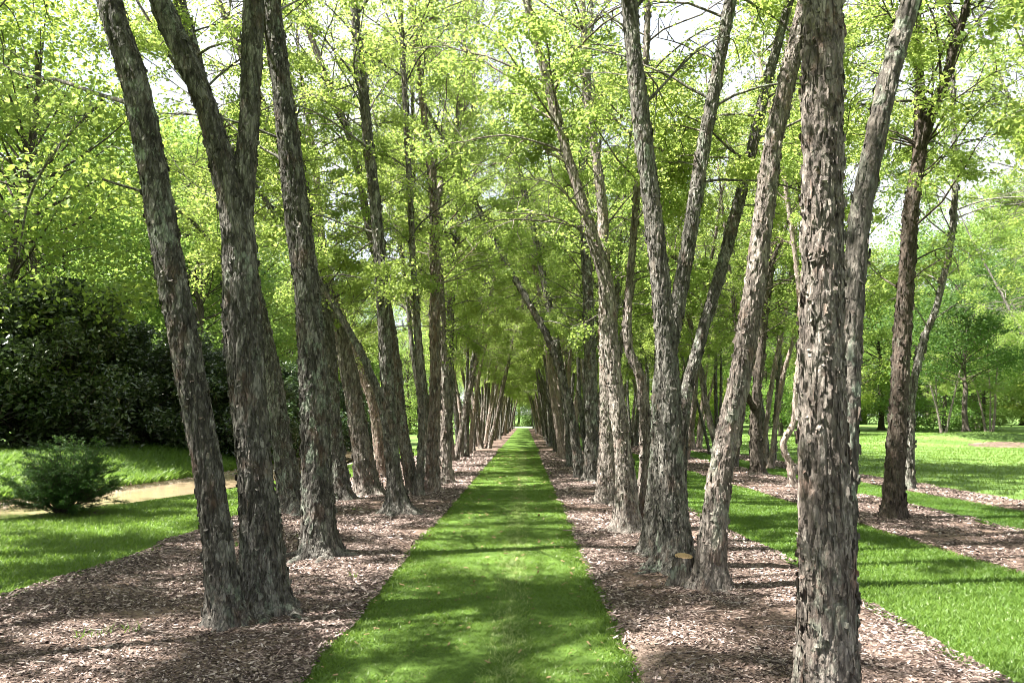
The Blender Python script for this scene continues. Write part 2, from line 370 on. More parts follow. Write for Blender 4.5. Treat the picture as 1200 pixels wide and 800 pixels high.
blades('bank_grass', 90000, lambda y, t: creek_x(y) - 1.35 - 6 * t ** 1.4, 9, 45, 4, .17, -.01, 'longer rough grass on the creek bank below the dark shrubs', wide=1.4)
blades('lawn_grass', 90000, lambda y, t: E_3B(y) - .05 + 28 * t, 14, 70, 6, .05, 0, 'open sunny lawn right of the third mulch bed')

def chips(name, n, xf, y0, y1, seed, lift, label, size=1.0, m=M_CHIP, cat='mulch'):
    rng = np.random.default_rng(seed); x, y = scatter(n, xf, y0, y1, rng)
    if name == 'mulch_chips' and seed == 12:
        sp = (x < E_PR(y) + .24 * np.exp(-((y - 5.6) / 1.7) ** 2)) & (rng.random(n) < .6); x, y = x[~sp], y[~sp]; n = len(x)
    ln = (.0045 + .013 * rng.random(n) ** 2.4) * (.8 + .09 * y) * size; w = ln * (.2 + .35 * rng.random(n))
    bare = n2(x, y, .9, 61, 3); k = rng.random(n) > .85 * sstep(.52, .66, bare) if cat == 'mulch' else np.ones(n, bool)
    x, y, ln, w = x[k], y[k], ln[k], w[k]; n = len(x)
    z = height(x, y) + lift + .035 * (.6 + 1.2 * n2(x, y, 2.3, 21)) + rng.random(n) * .012
    az = rng.random(n) * 2 * np.pi; ti = rng.normal(0, .32, n)
    d = np.stack([np.cos(az) * np.cos(ti), np.sin(az) * np.cos(ti), np.sin(ti)], -1)
    sd_ = np.stack([-np.sin(az), np.cos(az), rng.normal(0, .35, n)], -1)
    p = np.stack([x, y, z], -1); D = d * ln[:, None]; S = unit(sd_) * w[:, None]
    up = np.cross(D, S); up = unit(up) * (ln * .12)[:, None]
    j = lambda: (1 + .5 * (rng.random((n, 1)) - .5))
    v = np.stack([p - D * j() - S * j(), p + D * j() - S * j(), p + D * j() + S * j(), p - D * j() + S * j()], 1)
    v = np.concatenate([v, v + up[:, None]], 1); i = (np.arange(n) * 8)[:, None]
    q = np.array([[4, 5, 6, 7], [0, 1, 5, 4], [1, 2, 6, 5], [2, 3, 7, 6], [3, 0, 4, 7]])
    mb = MB(); mb.add(v, (i[:, :, None] + q[None]).reshape(-1, 4)); o = mb.obj(name, m); tag(o, label, cat, kind='stuff')
chips('mulch_chips', 230000, between(E_ML, E_PL, .035), 3.6, 40, 11, .0, 'shredded bark mulch under the left row of birches')
chips('mulch_chips', 180000, between(E_PR, E_MR, .035), 2.6, 40, 12, .0, 'shredded bark mulch under the right row of birches')
chips('mulch_chips', 60000, between(E_2A, E_2B), 7, 50, 13, .0, 'bark mulch under the second row of trees on the right')
chips('mulch_chips', 30000, between(E_3A, E_3B), 10, 50, 14, .0, 'bark mulch in the farthest narrow bed on the right')

M_CLIP = leaf_mat('pale_blade', (.22, .29, .10), (.36, .42, .17), (.4, .5, .15), .35)
blades('pale_path_grass', 16000, lambda y, t: -.12 + .16 * np.sign(t - .5) * np.abs(2 * t - 1) ** 1.6 + .06 * (n2(y * 0 + 2, y, 1.1, 8) - .5), 3.0, 45, 15, .033, .011, 'pale flattened line of grass down the middle of the path')
bpy.data.objects['pale_path_grass'].data.materials[0] = M_CLIP
# ------------------------------------------------------------------ trees
def smooth_path(pts, ds):
    """Catmull-Rom through rows (x, y, z, r), resampled at spacing ds(z)"""
    pts = np.asarray(pts, float); e = np.vstack([2 * pts[0] - pts[1], pts, 2 * pts[-1] - pts[-2]]); out = []
    for k in range(1, len(e) - 2):
        p0, p1, p2, p3 = e[k - 1], e[k], e[k + 1], e[k + 2]; L = np.linalg.norm((p2 - p1)[:3])
        n = max(2, int(L / ds((p1[2] + p2[2]) / 2))); t = np.linspace(0, 1, n, endpoint=False)[:, None]
        out.append(.5 * (2 * p1 + (p2 - p0) * t + (2 * p0 - 5 * p1 + 4 * p2 - p3) * t * t + (3 * p1 - p0 - 3 * p2 + p3) * t ** 3))
    out.append(pts[-1:]); o = np.vstack(out); o[:, 3] = np.maximum(o[:, 3], .006); return o
def frames(c):
    T = unit(np.gradient(c, axis=0)); ref = np.array([0, 1.0, 0.02]); B = unit(np.cross(ref, T)); Nn = np.cross(T, B); return T, B, Nn
def bark_radius(c, r, th, seed, amp, flare):
    """radius of the trunk surface: root flare, slow lumps and elongated bark plates"""
    s = c[..., 2]; z0 = 0
    q = np.stack([np.cos(th) * r + c[..., 0] * .3, np.sin(th) * r + c[..., 1] * .3, s], -1)
    lump = (vnoise(q * np.array([7, 7, 1.6]), seed) - .5) * .22
    h = np.maximum(s, 0)
    fl = flare * 1.25 * np.exp(-h / .13) * (.3 + 1.0 * np.abs(np.sin(th * 2.5 + seed)) ** 2.5) + flare * .35 * np.exp(-h / .5)
    pl = vnoise(q * np.array([34, 34, 11]), seed + 5); pl2 = vnoise(q * np.array([75, 75, 26]), seed + 9)
    ridge = 1 - np.abs(2 * vnoise(q * np.array([22, 22, 5.5]), seed + 3) - 1)
    stepn = np.floor(pl * 5) / 5
    return r * (.86 + lump + fl) + amp * ((stepn - .5) * 1.1 + (pl2 - .5) * .6 - (ridge > .86) * .7)
def trunk_mesh(mb, path, nseg, seed, amp=.012, flare=.45, flakes=200, fsize=1.0, mi=0, z_fl=99):
    c = path[:, :3]; r = path[:, 3]; T, B, Nn = frames(c); th = np.linspace(0, 2 * np.pi, nseg, endpoint=False)
    TH, _ = np.meshgrid(th, r); C = c[:, None, :] + np.zeros((1, nseg, 1)); RR = r[:, None] + 0 * TH
    am = amp * np.clip(r / .09, .15, 1)
    rad = bark_radius(C, RR, TH, seed, am[:, None], flare)
    V = C + (np.cos(TH)[..., None] * B[:, None] + np.sin(TH)[..., None] * Nn[:, None]) * rad[..., None]
    n = len(c); i = (np.arange(n - 1) * nseg)[:, None]; j = np.arange(nseg)[None]
    f = np.stack([i + j, i + (j + 1) % nseg, i + nseg + (j + 1) % nseg, i + nseg + j], -1).reshape(-1, 4)
    mb.add(V, f, mi, True)
    # peeling plates of bark
    rng = np.random.default_rng(seed + 100)
    ok = np.where((c[:, 2] < z_fl) & (r > .035))[0]
    if flakes and len(ok) > 3:
        seg = np.linalg.norm(np.diff(c[ok], axis=0), axis=1); area = float((seg * 2 * np.pi * r[ok][:-1]).sum()); m = int(area * flakes)
        cum = np.cumsum(seg * r[ok][:-1]); k = ok[0] + np.minimum(np.searchsorted(cum, rng.random(m) * cum[-1]), len(ok) - 2)
        tt = rng.random(m); cc = c[k] * (1 - tt[:, None]) + c[np.minimum(k + 1, n - 1)] * tt[:, None]; rk = r[k]; t2 = rng.random(m) * 2 * np.pi
        keep = vnoise(np.stack([np.cos(t2) * 1.2, np.sin(t2) * 1.2, cc[:, 2] * 2.2], -1) * 1.5 + seed, seed + 40) > .30
        cc, rk, t2, k = cc[keep], rk[keep], t2[keep], k[keep]; m = len(rk)
        rs = bark_radius(cc, rk, t2, seed, amp * np.clip(rk / .09, .15, 1), flare)
        Bn = np.cos(t2)[:, None] * B[k] + np.sin(t2)[:, None] * Nn[k]; Tt = T[k]; Ss = np.cross(Tt, Bn)
        w = fsize * (.007 + .020 * rng.random(m) ** 1.7); h = fsize * (.010 + .034 * rng.random(m) ** 1.8)
        sg = np.where(rng.random(m) < .5, 1, -1); lift = fsize * (.002 + .018 * rng.random(m) ** 2.5); cu = rng.normal(0, .35, m) * w
        sw = rng.random(m) < .7; Sx = np.where(sw[:, None], Tt, Ss); Tx = np.where(sw[:, None], Ss, Tt); w, h = np.where(sw, w * 1.9, w), np.where(sw, h * .62, h)
        p = cc + Bn * (rs - .002)[:, None]; vs = []
        for b_ in (0, .5, 1):
            for a_ in (-.5, 0, .5):
                jw = (.7 + .6 * rng.random(m)) * (1 - .35 * b_)
                q = p + Sx * (a_ * 2 * w * jw)[:, None] + Tx * (sg * h * (b_ - .3) * (.75 + .5 * rng.random(m)))[:, None]
                q = q + Bn * (.003 - np.where(sw, h * (b_ - .3), a_ * 2 * w) ** 2 / (2 * rk) + lift * b_ ** 2 + cu * a_ * b_)[:, None]
                vs.append(q)
        v = np.stack(vs, 1); base = (np.arange(m) * 9)[:, None, None]
        q4 = np.array([[0, 1, 4, 3], [1, 2, 5, 4], [3, 4, 7, 6], [4, 5, 8, 7]])
        mb.add(v, (base + q4[None]).reshape(-1, 4), mi, False)

def tubes(mb, Pt, Rd, sides, mi=0):
    """Pt (n,k,3) polylines, Rd (n,k) radii"""
    n, k, _ = Pt.shape; T = unit(np.gradient(Pt, axis=1)); ref = np.array([.31, .17, .93])
    B = unit(np.cross(T, ref)); Nn = np.cross(T, B); th = np.linspace(0, 2 * np.pi, sides, endpoint=False)
    V = Pt[:, :, None] + (B[:, :, None] * np.cos(th)[:, None] + Nn[:, :, None] * np.sin(th)[:, None]) * Rd[:, :, None, None]
    i = (np.arange(n) * k * sides)[:, None, None] + (np.arange(k - 1) * sides)[None, :, None]; j = np.arange(sides)[None, None]
    f = np.stack([i + j, i + (j + 1) % sides, i + sides + (j + 1) % sides, i + sides + j], -1).reshape(-1, 4)
    mb.add(V, f, mi, True)
def bend(p0, d, L, k, rng, droop, wig=.12):
    n = len(p0); out = [p0]; d = unit(d); st = (L / (k - 1))[:, None]; p = p0
    for i in range(k - 1):
        d = unit(d + rng.normal(0, wig, (n, 3)) + np.array([0, 0, -1]) * droop); p = p + d * st; out.append(p)
    return np.stack(out, 1)
def leaves(mb, p, size, rng, mi=1, flat=.5, aspect=.62):
    n = len(p); d = unit(rng.normal(0, 1, (n, 3)) * np.array([1, 1, .6]) - np.array([0, 0, .25]))
    up = unit(rng.normal(0, 1, (n, 3)) * (1 - flat) + np.array([0, 0, 1]) * flat); s = unit(np.cross(d, up)); nn = np.cross(s, d)
    L = size * (.6 + .8 * rng.random(n)); w = L * aspect * .5 * (.8 + .4 * rng.random(n))
    D = d * L[:, None]; S = s * w[:, None]; U = nn * (w * .35)[:, None]
    v = np.stack([p, p + D * .38 + S + U, p + D, p + D * .38 - S + U], 1)
    mb.add(v, (np.arange(n) * 4)[:, None] + np.arange(4)[None], mi)
def grow(mb, path, rng, zmin, zstep, Lmax, size, per, keepout=None, low=1.0, aspect=.62, nsub=7, droop=.06, mi=(0, 1), zcut=99):
    """limbs, twigs and leaves of one stem"""
    c = path; z = c[:, 2]; H = z[-1]
    n = max(4, int((H - zmin) / zstep)); t = np.sort(rng.random(n)); hz = zmin + (H - zmin) * (.02 + .97 * t)
    i = np.clip(np.searchsorted(z, hz), 1, len(z) - 2); p0 = c[i, :3]; r0 = c[i, 3]
    f = (hz - zmin) / (H - zmin)
    L = Lmax * (.35 + .65 * np.sin(np.pi * np.clip(.12 + .78 * f, 0, 1))) * (.55 + .6 * rng.random(n))
    az = rng.random(n) * 2 * np.pi; el = R(28) + R(36) * f + rng.normal(0, .2, n)
    d = np.stack([np.cos(az) * np.cos(el), np.sin(az) * np.cos(el), np.sin(el)], -1)
    K = 8; Pr = bend(p0, d, L, K, rng, droop, .13)
    if keepout is not None:
        kk = (keepout(Pr[:, 5]) & keepout(Pr[:, 7])) | (rng.random(n) < .06); Pr, r0, L, f = Pr[kk], r0[kk], L[kk], f[kk]; n = len(L)
    rb = np.minimum(r0 * .3, .006 + .0065 * L); tubes(mb, Pr, rb[:, None] * np.linspace(1, .22, K)[None], 5, mi[0])
    src = []; dirs = []; LL = []
    for s in range(nsub):
        u = .22 + .78 * rng.random(n); q = u * (K - 1); a = np.minimum(q.astype(int), K - 2); w = (q - a)[:, None]; ar = np.arange(n)
        src.append(Pr[ar, a] * (1 - w) + Pr[ar, a + 1] * w); td = unit(Pr[ar, a + 1] - Pr[ar, a])
        dirs.append(td * .7 + unit(rng.normal(0, 1, (n, 3)) * np.array([1, 1, .55])) * .8); LL.append(L * (.22 + .28 * rng.random(n)) * (1.15 - .5 * u))
    src = np.concatenate(src); dirs = np.concatenate(dirs); LL = np.clip(np.concatenate(LL), .18, 1.3)
    K2 = 5; Ps = bend(src, dirs, LL, K2, rng, droop * 2.2, .2)
    tubes(mb, Ps, np.full((len(src), 1), .0055) * np.linspace(1, .35, K2)[None] * (1 + LL[:, None]), 3, mi[0])
    # leaves cluster on the twigs, alternate twigs carry full or thin sprays
    fu = rng.random(len(src)); limb = np.tile(np.where(rng.random(n) < .08, .2, .55 + .8 * rng.random(n)), nsub)
    cnt = (per * (LL / .6) * limb * (.08 + 1.9 * fu ** 1.6)).astype(int)
    idx = np.repeat(np.arange(len(src)), cnt); u = rng.random(len(idx)) ** .7; q = u * (K2 - 1); a = np.minimum(q.astype(int), K2 - 2); w = (q - a)[:, None]
    p = Ps[idx, a] * (1 - w) + Ps[idx, a + 1] * w + rng.normal(0, 1, (len(idx), 3)) * np.array([.10, .10, .06])
    p = p[(vnoise(p * np.array([.66, .66, .85]) + rng.random(3) * 9, 71) > .405) & (rng.random(len(p)) < np.interp(p[:, 2], [8, 12.5], [1, .55]) * np.where(p[:, 2] > zcut, .2, 1))]
    if keepout is not None: p = p[keepout(p)]
    leaves(mb, p, size, rng, mi[1], .45, aspect)

def extend(pts, H, rng, rtop=.02):
    """carry a measured stem on up to its top"""
    pts = list(map(np.array, pts)); d = unit(pts[-1][:3] - pts[-2][:3]); r = pts[-1][3]; z = pts[-1][2]
    if z > H - 1.5: H = z + 2.5
    n = max(2, int((H - z) / 1.6)); p = pts[-1][:3]
    for k in range(n):
        d = unit(d * np.array([.96, .96, 1]) + rng.normal(0, .06, 3) * np.array([1, 1, .2])); p = p + d * ((H - z) / n) / max(d[2], .7)
        pts.append(np.array([*p, r + (rtop - r) * ((k + 1) / n) ** .9]))
    return pts

def measured(u_v_w, Y0=None, ly=0.0, zb=0.0):
    """stem measured in the photograph: (u, v, width px) rows, first row on the ground; ly = lean away per metre of height"""
    u, v, w = u_v_w[0]; b = G(u, v, zb) if Y0 is None else P(u, v, Y0); out = [np.array([b[0], b[1], b[2] if Y0 is not None else zb, w / F * b[1] / 2])]
    for (u, v, w) in u_v_w[1:]:
        Y = b[1]
        for _ in range(3):
            q = P(u, v, Y); Y = b[1] + ly * max(q[2] - zb, 0)
        out.append(np.array([*q, w / F * Y / 2]))
    return out
def down(pts, d=.12):
    p = np.array(pts[0]); dd = unit(pts[1][:3] - p[:3]); q = p.copy(); q[:3] -= dd * d / max(dd[2], .5); return [q] + list(pts)

def build_tree(name, stems, seed, label, cat='tree', group=None, zmin=3.0, H=13.5, per=150, size=.062, Lmax=2.7, zstep=.25, mats=None, amp=.012, keepout=None, extra=None, leafm=None, flake=520, no_crown=False):
    """stems: list of dict(pts=rows x,y,z,r; forks=[rows]; H; bark)"""
    rng = np.random.default_rng(seed); base = np.array(stems[0]['pts'][0][:3]); root = empty(name, base)
    Yd = max(3.0, math.hypot(base[0], base[1])); crown = MB(); bm = None
    for si, s in enumerate(stems):
        ds = lambda z: (min(.06, max(.009, .0016 * Yd)) if z < Yd * .56 + 1.9 else .22)
        pts = extend(s['pts'], s.get('H', H), rng); full = smooth_path(down(pts), ds); seed_s = seed * 31 + si * 7
        rmax = s['pts'][0][3]; ns = int(np.clip(2 * np.pi * rmax / max(.006, .0013 * Yd), 16, 150))
        fsz = max(1.0, Yd / 9.0)
        mb = MB(); loc = full.copy(); loc[:, :3] -= base
        trunk_mesh(mb, loc, ns, seed_s, s.get('amp', amp), s.get('flare', .45), int(s.get('flake', flake) / fsz ** 1.6), fsz, 0, Yd * .56 + 2.2)
        for q in range(s.get('roots', 5)):
            aa = q * 2 * math.pi / 5 + rng.normal(0, .35); Lr = rmax * (1.9 + 1.6 * rng.random()); ca, sa = math.cos(aa), math.sin(aa); c0 = np.array(s['pts'][0][:3]) - base; zz = c0[2]
            kx = rng.normal(0, .12); rp = [(c0[0] + ca * rmax * .35, c0[1] + sa * rmax * .35, zz + rmax * .95, rmax * .36), (c0[0] + ca * rmax * .95, c0[1] + sa * rmax * .95, zz + rmax * .22, rmax * .27),
                  (c0[0] + ca * Lr * .7 - sa * kx, c0[1] + sa * Lr * .7 + ca * kx, zz + .012, rmax * .17), (c0[0] + ca * Lr - sa * kx * 2, c0[1] + sa * Lr + ca * kx * 2, zz - .05, rmax * .08)]
            rpth = smooth_path(rp, lambda z: max(.012, .002 * Yd)); T0 = unit(np.gradient(rpth[:, :3], axis=0)); th_ = np.linspace(0, 2 * np.pi, 17)[:-1]
            Bx = unit(np.cross(T0, [0, 0, 1.0])); Nx = np.cross(Bx, T0); R0 = rpth[:, 3:4] * (.85 + .4 * vnoise(np.stack([np.cos(th_)[None] * 2 + 0 * rpth[:, :1], np.sin(th_)[None] * 2 + 0 * rpth[:, :1], th_[None] * 0 + np.arange(len(rpth))[:, None] * .35], -1), seed_s + q))
            V0 = rpth[:, None, :3] + (Bx[:, None] * np.cos(th_)[None, :, None] + Nx[:, None] * np.sin(th_)[None, :, None]) * R0[..., None]; m_ = len(rpth)
            i_ = (np.arange(m_ - 1) * 16)[:, None]; j_ = np.arange(16)[None]; mb.add(V0, np.stack([i_ + j_, i_ + (j_ + 1) % 16, i_ + 16 + (j_ + 1) % 16, i_ + 16 + j_], -1).reshape(-1, 4), 0, True)
        paths = [loc]
        for fk in s.get('forks', []):
            fp = smooth_path(extend(fk, s.get('H', H) - 1, rng), ds); fl = fp.copy(); fl[:, :3] -= base
            trunk_mesh(mb, fl, max(12, int(ns * .7)), seed_s + 3, amp, 0, int(flake / fsz ** 1.6), fsz, 0, Yd * .56 + 2.2); paths.append(fl)
        bm = s.get('bark', M_BARK if seed % 3 else M_BARK_SHAGGY); mb.obj('trunk', bm, root)
        for pth in paths:
            ko = None
            if keepout is not None: ko = lambda p: keepout(p + base)
            grow(crown, pth[::max(1, int(.12 / ds(0)))] if len(pth) > 60 else pth, rng, s.get('zmin', zmin), s.get('zstep', zstep), s.get('Lmax', Lmax), size, s.get('per', per), ko, zcut=.62 * Yd + 2.6)
    for br in (extra or []):                                     # single limbs seen in the photograph
        pts = np.array(br['pts'], float); pth = smooth_path(pts, lambda z: .12); pth[:, :3] -= base
        tubes(crown, pth[None, :, :3], pth[None, :, 3], 7, 0)
        K = len(pth); m = br.get('twigs', 14); k = rng.integers(int(K * .15), K, m); d = unit(rng.normal(0, 1, (m, 3)) * np.array([1, 1, .5]) + np.array([0, 0, -.1]))
        tw = bend(pth[k, :3], d, np.full(m, .45) * (.5 + rng.random(m)), 5, rng, br.get('droop', .15), .2); tubes(crown, tw, np.full((m, 1), .004) * np.linspace(1.2, .4, 5)[None], 3, 0)
        if br.get('per', 22):
            idx = np.repeat(np.arange(m), br.get('per', 22)); a = rng.integers(1, 5, len(idx)); p = tw[idx, a] + rng.normal(0, .07, (len(idx), 3)); leaves(crown, p, size, rng, 1)
    crown.obj('crown', [bm, leafm or M_LEAF], root)
    tag(root, label, cat, group); return root

def P4(u, v, Y, w): q = P(u, v, Y); return np.array([*q, w / F * Y / 2])
def clear_view(p):
    """the photograph shows no foliage close in front of the camera"""
    d = np.hypot(p[:, 0], p[:, 1]); return (p[:, 1] < -1) | (d > 10.0) | (p[:, 2] > 1.9 + .60 * d)
GL, GR = 'birches in the row left of the grass path', 'birches in the row right of the grass path'
S = measured
heroes = []
# --- left row
a = S([(266, 738, 44), (245, 560, 37), (212, 380, 40), (165, 130, 38), (128, 0, 37)], ly=.02)
b = S([(312, 722, 60), (300, 560, 47), (285, 400, 50), (278, 260, 46), (255, 170, 32), (232, 100, 30), (187, 0, 30)], ly=.03)
Yb = b[0][1]
fk = [P4(280, 290, Yb + .10, 34), P4(285, 230, Yb + .12, 30), P4(292, 130, Yb + .15, 29), (P4(297, 0, Yb + .2, 28))]
t = build_tree('river_birch', [dict(pts=a, zmin=4.2), dict(pts=b, forks=[fk], zmin=4.4)], 11,
    'nearest birch of the left row, two dark trunks, one forked halfway up', group=GL, zmin=4.2, keepout=clear_view,
    extra=[dict(pts=[P4(155, 122, a[0][1], 7), P4(120, 112, 6.9, 5), P4(70, 95, 7.4, 5), P4(20, 85, 8, 4), P4(-40, 50, 8.6, 3)], twigs=26, per=18),
           dict(pts=[P4(120, 118, 6.9, 4), P4(70, 170, 7.3, 3.5), P4(35, 230, 7.6, 3), P4(22, 300, 7.8, 2)], twigs=26, per=16, droop=.3)])
c1 = S([(346, 604, 34), (334, 540, 27), (318, 440, 26), (296, 340, 24), (262, 200, 22), (225, 60, 20)], ly=0)
build_tree('river_birch', [dict(pts=c1, flare=1.0, bark=M_BARK)], 12, 'birch leaning left on pale flared roots, just behind the nearest left tree', group=GL, zmin=3.6,
    extra=[dict(pts=[P4(300, 380, c1[0][1], 8), P4(260, 300, 13.2, 6), P4(200, 240, 12.5, 4), P4(120, 210, 12, 3)], twigs=40, per=30)])
d1 = S([(375, 655, 46), (371, 560, 40), (369, 460, 39), (360, 340, 36), (347, 240, 32), (331, 110, 29), (318, 0, 27)], ly=.01)
build_tree('river_birch', [dict(pts=d1, zmin=3.8)], 13, 'single-stemmed birch with grey-green lichen bark, second trunk from the camera on the left', group=GL, zmin=3.8, keepout=clear_view)
e1 = S([(400, 588, 27), (391, 500, 21), (384, 400, 20), (370, 300, 18), (352, 200, 16), (330, 60, 14)])
build_tree('river_birch', [dict(pts=e1)], 14, 'dark birch half hidden behind the lichen-grey single trunk on the left', group=GL, zmin=3.2)
f1 = S([(431, 582, 32), (419, 495, 24), (405, 417, 23), (391, 367, 20), (372, 310, 18), (345, 235, 16), (310, 130, 13)])
f2 = S([(447, 562, 16), (438, 478, 13), (420, 430, 13), (401, 374, 12), (380, 300, 10), (370, 200, 9)])
build_tree('river_birch', [dict(pts=f1), dict(pts=f2, flare=.2)], 15, 'two-stemmed birch bending left, third tree group along the left row', group=GL, zmin=3.0)
g1 = S([(466, 605, 26), (461, 540, 17), (456, 480, 17), (451, 400, 18), (446, 310, 16), (438, 225, 15), (426, 115, 14), (414, 0, 12)])
g2 = S([(486, 582, 16), (471, 500, 16), (462, 417, 15), (450, 340, 13), (432, 265, 10), (414, 175, 10), (380, 85, 9), (350, 5, 8)])
g3 = S([(462, 596, 12), (455, 520, 11), (447, 472, 11), (434, 437, 10), (417, 402, 9), (391, 357, 8), (360, 310, 7)])
build_tree('river_birch', [dict(pts=g1, flare=1.1), dict(pts=g2), dict(pts=g3, flare=.2)], 16, 'three-stemmed birch on splayed root flare beside the left edge of the grass path', group=GL, zmin=3.2)
h1 = S([(491, 583, 11), (494, 485, 9), (489, 384, 9), (484, 300, 8), (478, 180, 8), (470, 20, 7)])
build_tree('river_birch', [dict(pts=h1)], 17, 'slender upright single birch stem just beyond the splayed-root tree on the left', group=GL, zmin=3.4, zstep=.36)
i1 = S([(506, 578, 20), (509, 485, 15), (510, 400, 15), (509, 300, 13), (507, 215, 12), (495, 120, 9), (482, 0, 8)])
i2 = S([(523, 568, 17), (521, 455, 12), (516, 350, 11), (512, 240, 10), (530, 180, 7), (542, 80, 6), (545, 0, 5)])
build_tree('river_birch', [dict(pts=i1), dict(pts=i2)], 18, 'twin-trunk birch whose upper stems part at a thin curved fork, left row', group=GL, zmin=3.2)
# --- right row
j1 = S([(967, 846, 72), (968, 720, 66), (967, 600, 63), (964, 400, 58), (963, 200, 54), (963, 0, 52)], ly=.0)
j2 = S([(985, 836, 34), (990, 600, 30), (996, 430, 30), (1001, 330, 29), (1010, 240, 29), (1028, 150, 29), (1050, 60, 28), (1068, 0, 27)], ly=.10)
build_tree('river_birch', [dict(pts=j1, bark=M_BARK_SHAGGY, zmin=4.6, flake=900, amp=.014), dict(pts=j2, bark=M_BARK_GREY, flake=260, amp=.011, zmin=4.6)], 21,
    'closest birch in the right foreground, thick shaggy trunk with a smoother grey stem behind', group=GR, zmin=4.6, keepout=clear_view)
k1 = S([(832, 694, 42), (836, 620, 34), (851, 520, 32), (869, 430, 29), (884, 340, 28), (895, 250, 27), (908, 160, 26), (926, 80, 25), (945, 0, 24)], ly=.02)
build_tree('river_birch', [dict(pts=k1, bark=M_BARK_SHAGGY, zmin=3.9)], 22, 'leaning birch with sunlit flaky trunk and mossy roots, right of the stump', group=GR, zmin=3.9, keepout=clear_view)
l1 = S([(790, 672, 46), (789, 600, 36), (785, 500, 33), (780, 400, 30), (766, 260, 26), (750, 125, 24), (737, 0, 22)])
l2 = S([(768, 652, 34), (772, 545, 26), (777, 440, 24), (790, 380, 22), (801, 320, 21), (820, 200, 19), (836, 110, 18), (856, 0, 16)], ly=.03)
l3 = S([(800, 640, 22), (797, 560, 17), (803, 470, 17), (820, 400, 16), (848, 305, 16), (874, 205, 15), (896, 110, 14), (920, 20, 12)], ly=.06)
build_tree('river_birch', [dict(pts=l1, zmin=3.8, flare=.7), dict(pts=l2, zmin=3.8), dict(pts=l3, zmin=3.8, flare=.2)], 23, 'three-stemmed birch directly behind the sawn stump, spreading to the right', group=GR, zmin=3.8, keepout=clear_view)
m1 = S([(735, 625, 34), (731, 535, 24), (722, 470, 23), (716, 400, 20), (712, 340, 19), (698, 290, 17), (672, 205, 14), (648, 120, 13), (630, 55, 12), (617, 0, 11)])
m2 = S([(712, 592, 26), (711, 489, 21), (710, 396, 18), (706, 250, 14), (697, 175, 12), (687, 100, 11), (682, 0, 9)])
m3 = S([(752, 622, 22), (757, 545, 18), (752, 450, 14), (735, 395, 12), (742, 280, 10), (752, 160, 9), (760, 0, 8)])
build_tree('river_birch', [dict(pts=m1), dict(pts=m2), dict(pts=m3)], 24, 'three-trunk birch whose long pale stem arches over the grass path from the right', group=GR, zmin=3.2)
n1 = S([(693, 566, 22), (693, 480, 17), (691, 400, 16), (687, 300, 14), (683, 200, 12), (690, 60, 10)])
build_tree('river_birch', [dict(pts=n1)], 25, 'straight upright birch, fifth trunk group from the camera in the right row', group=GR, zmin=3.2)
o1 = S([(680, 562, 14), (672, 500, 11), (658, 440, 10), (640, 392, 9), (614, 345, 8), (575, 275, 7), (540, 200, 6)])
o2 = S([(671, 548, 14), (666, 490, 11), (655, 420, 10), (644, 360, 9), (625, 270, 8), (606, 190, 7)])
build_tree('river_birch', [dict(pts=o1), dict(pts=o2)], 26, 'birch with two thin stems leaning left over the grass path', group=GR, zmin=3.4, zstep=.33)
# --- second and third rows on the right
G2 = 'birches in the outer rows on the right'
p1 = S([(1047, 610, 27), (1052, 500, 23), (1057, 400, 22), (1067, 260, 20), (1078, 170, 17), (1076, 70, 12), (1068, 0, 11)])
p1f = [P4(1078, 180, p1[0][1], 14), P4(1092, 135, 12.8, 13), P4(1107, 95, 12.7, 12), P4(1125, 35, 12.5, 11), P4(1138, -10, 12.4, 10)]
build_tree('river_birch', [dict(pts=p1, forks=[p1f], bark=M_BARK_DARK)], 31, 'dark-barked birch forking high up, alone in the second mulch bed on the right', group=G2, zmin=3.0)
q1 = S([(1065, 574, 13), (1069, 462, 10), (1084, 395, 9), (1100, 350, 9), (1118, 250, 8), (1117, 115, 7), (1112, 0, 6)])
build_tree('river_birch', [dict(pts=q1)], 32, 'thin curving birch close behind the dark forked trunk on the right', group=G2, zmin=3.0, zstep=.33)
r1 = S([(888, 558, 18), (885, 490, 13), (890, 430, 12), (896, 370, 11), (905, 290, 10), (912, 180, 9), (925, 40, 8)])
r1f = [P4(884, 480, r1[0][1], 8), P4(872, 455, 22.4, 7), P4(868, 430, 22.2, 6), P4(885, 370, 22, 5)]
build_tree('river_birch', [dict(pts=r1, forks=[r1f], bark=M_BARK_DARK)], 33, 'dark birch with a low crooked side stem, between the leaning trunk and foreground trunk', group=G2, zmin=3.4)
s1 = S([(895, 546, 7), (899, 490, 6), (907, 435, 6), (919, 375, 6), (930, 300, 5), (935, 180, 5)])
build_tree('river_birch', [dict(pts=s1, bark=M_BARK_PALE)], 34, 'pale slender birch, left one of two leaning together in the third bed', group=G2, zmin=4, zstep=.36)
s2 = S([(903, 549, 7), (910, 490, 6), (919, 435, 6), (933, 380, 5), (945, 250, 5)])
build_tree('river_birch', [dict(pts=s2, bark=M_BARK_PALE)], 35, 'pale slender birch, right one of two leaning together in the third bed', group=G2, zmin=4, zstep=.36)
s3 = S([(929, 572, 10), (926, 545, 8), (918, 520, 8), (930, 494, 8), (933, 446, 7), (940, 380, 7), (925, 250, 6)])
build_tree('river_birch', [dict(pts=s3, bark=M_BARK_PALE)], 36, 'small pale birch with a kinked lower trunk left of the foreground trunk', group=G2, zmin=4, zstep=.36)

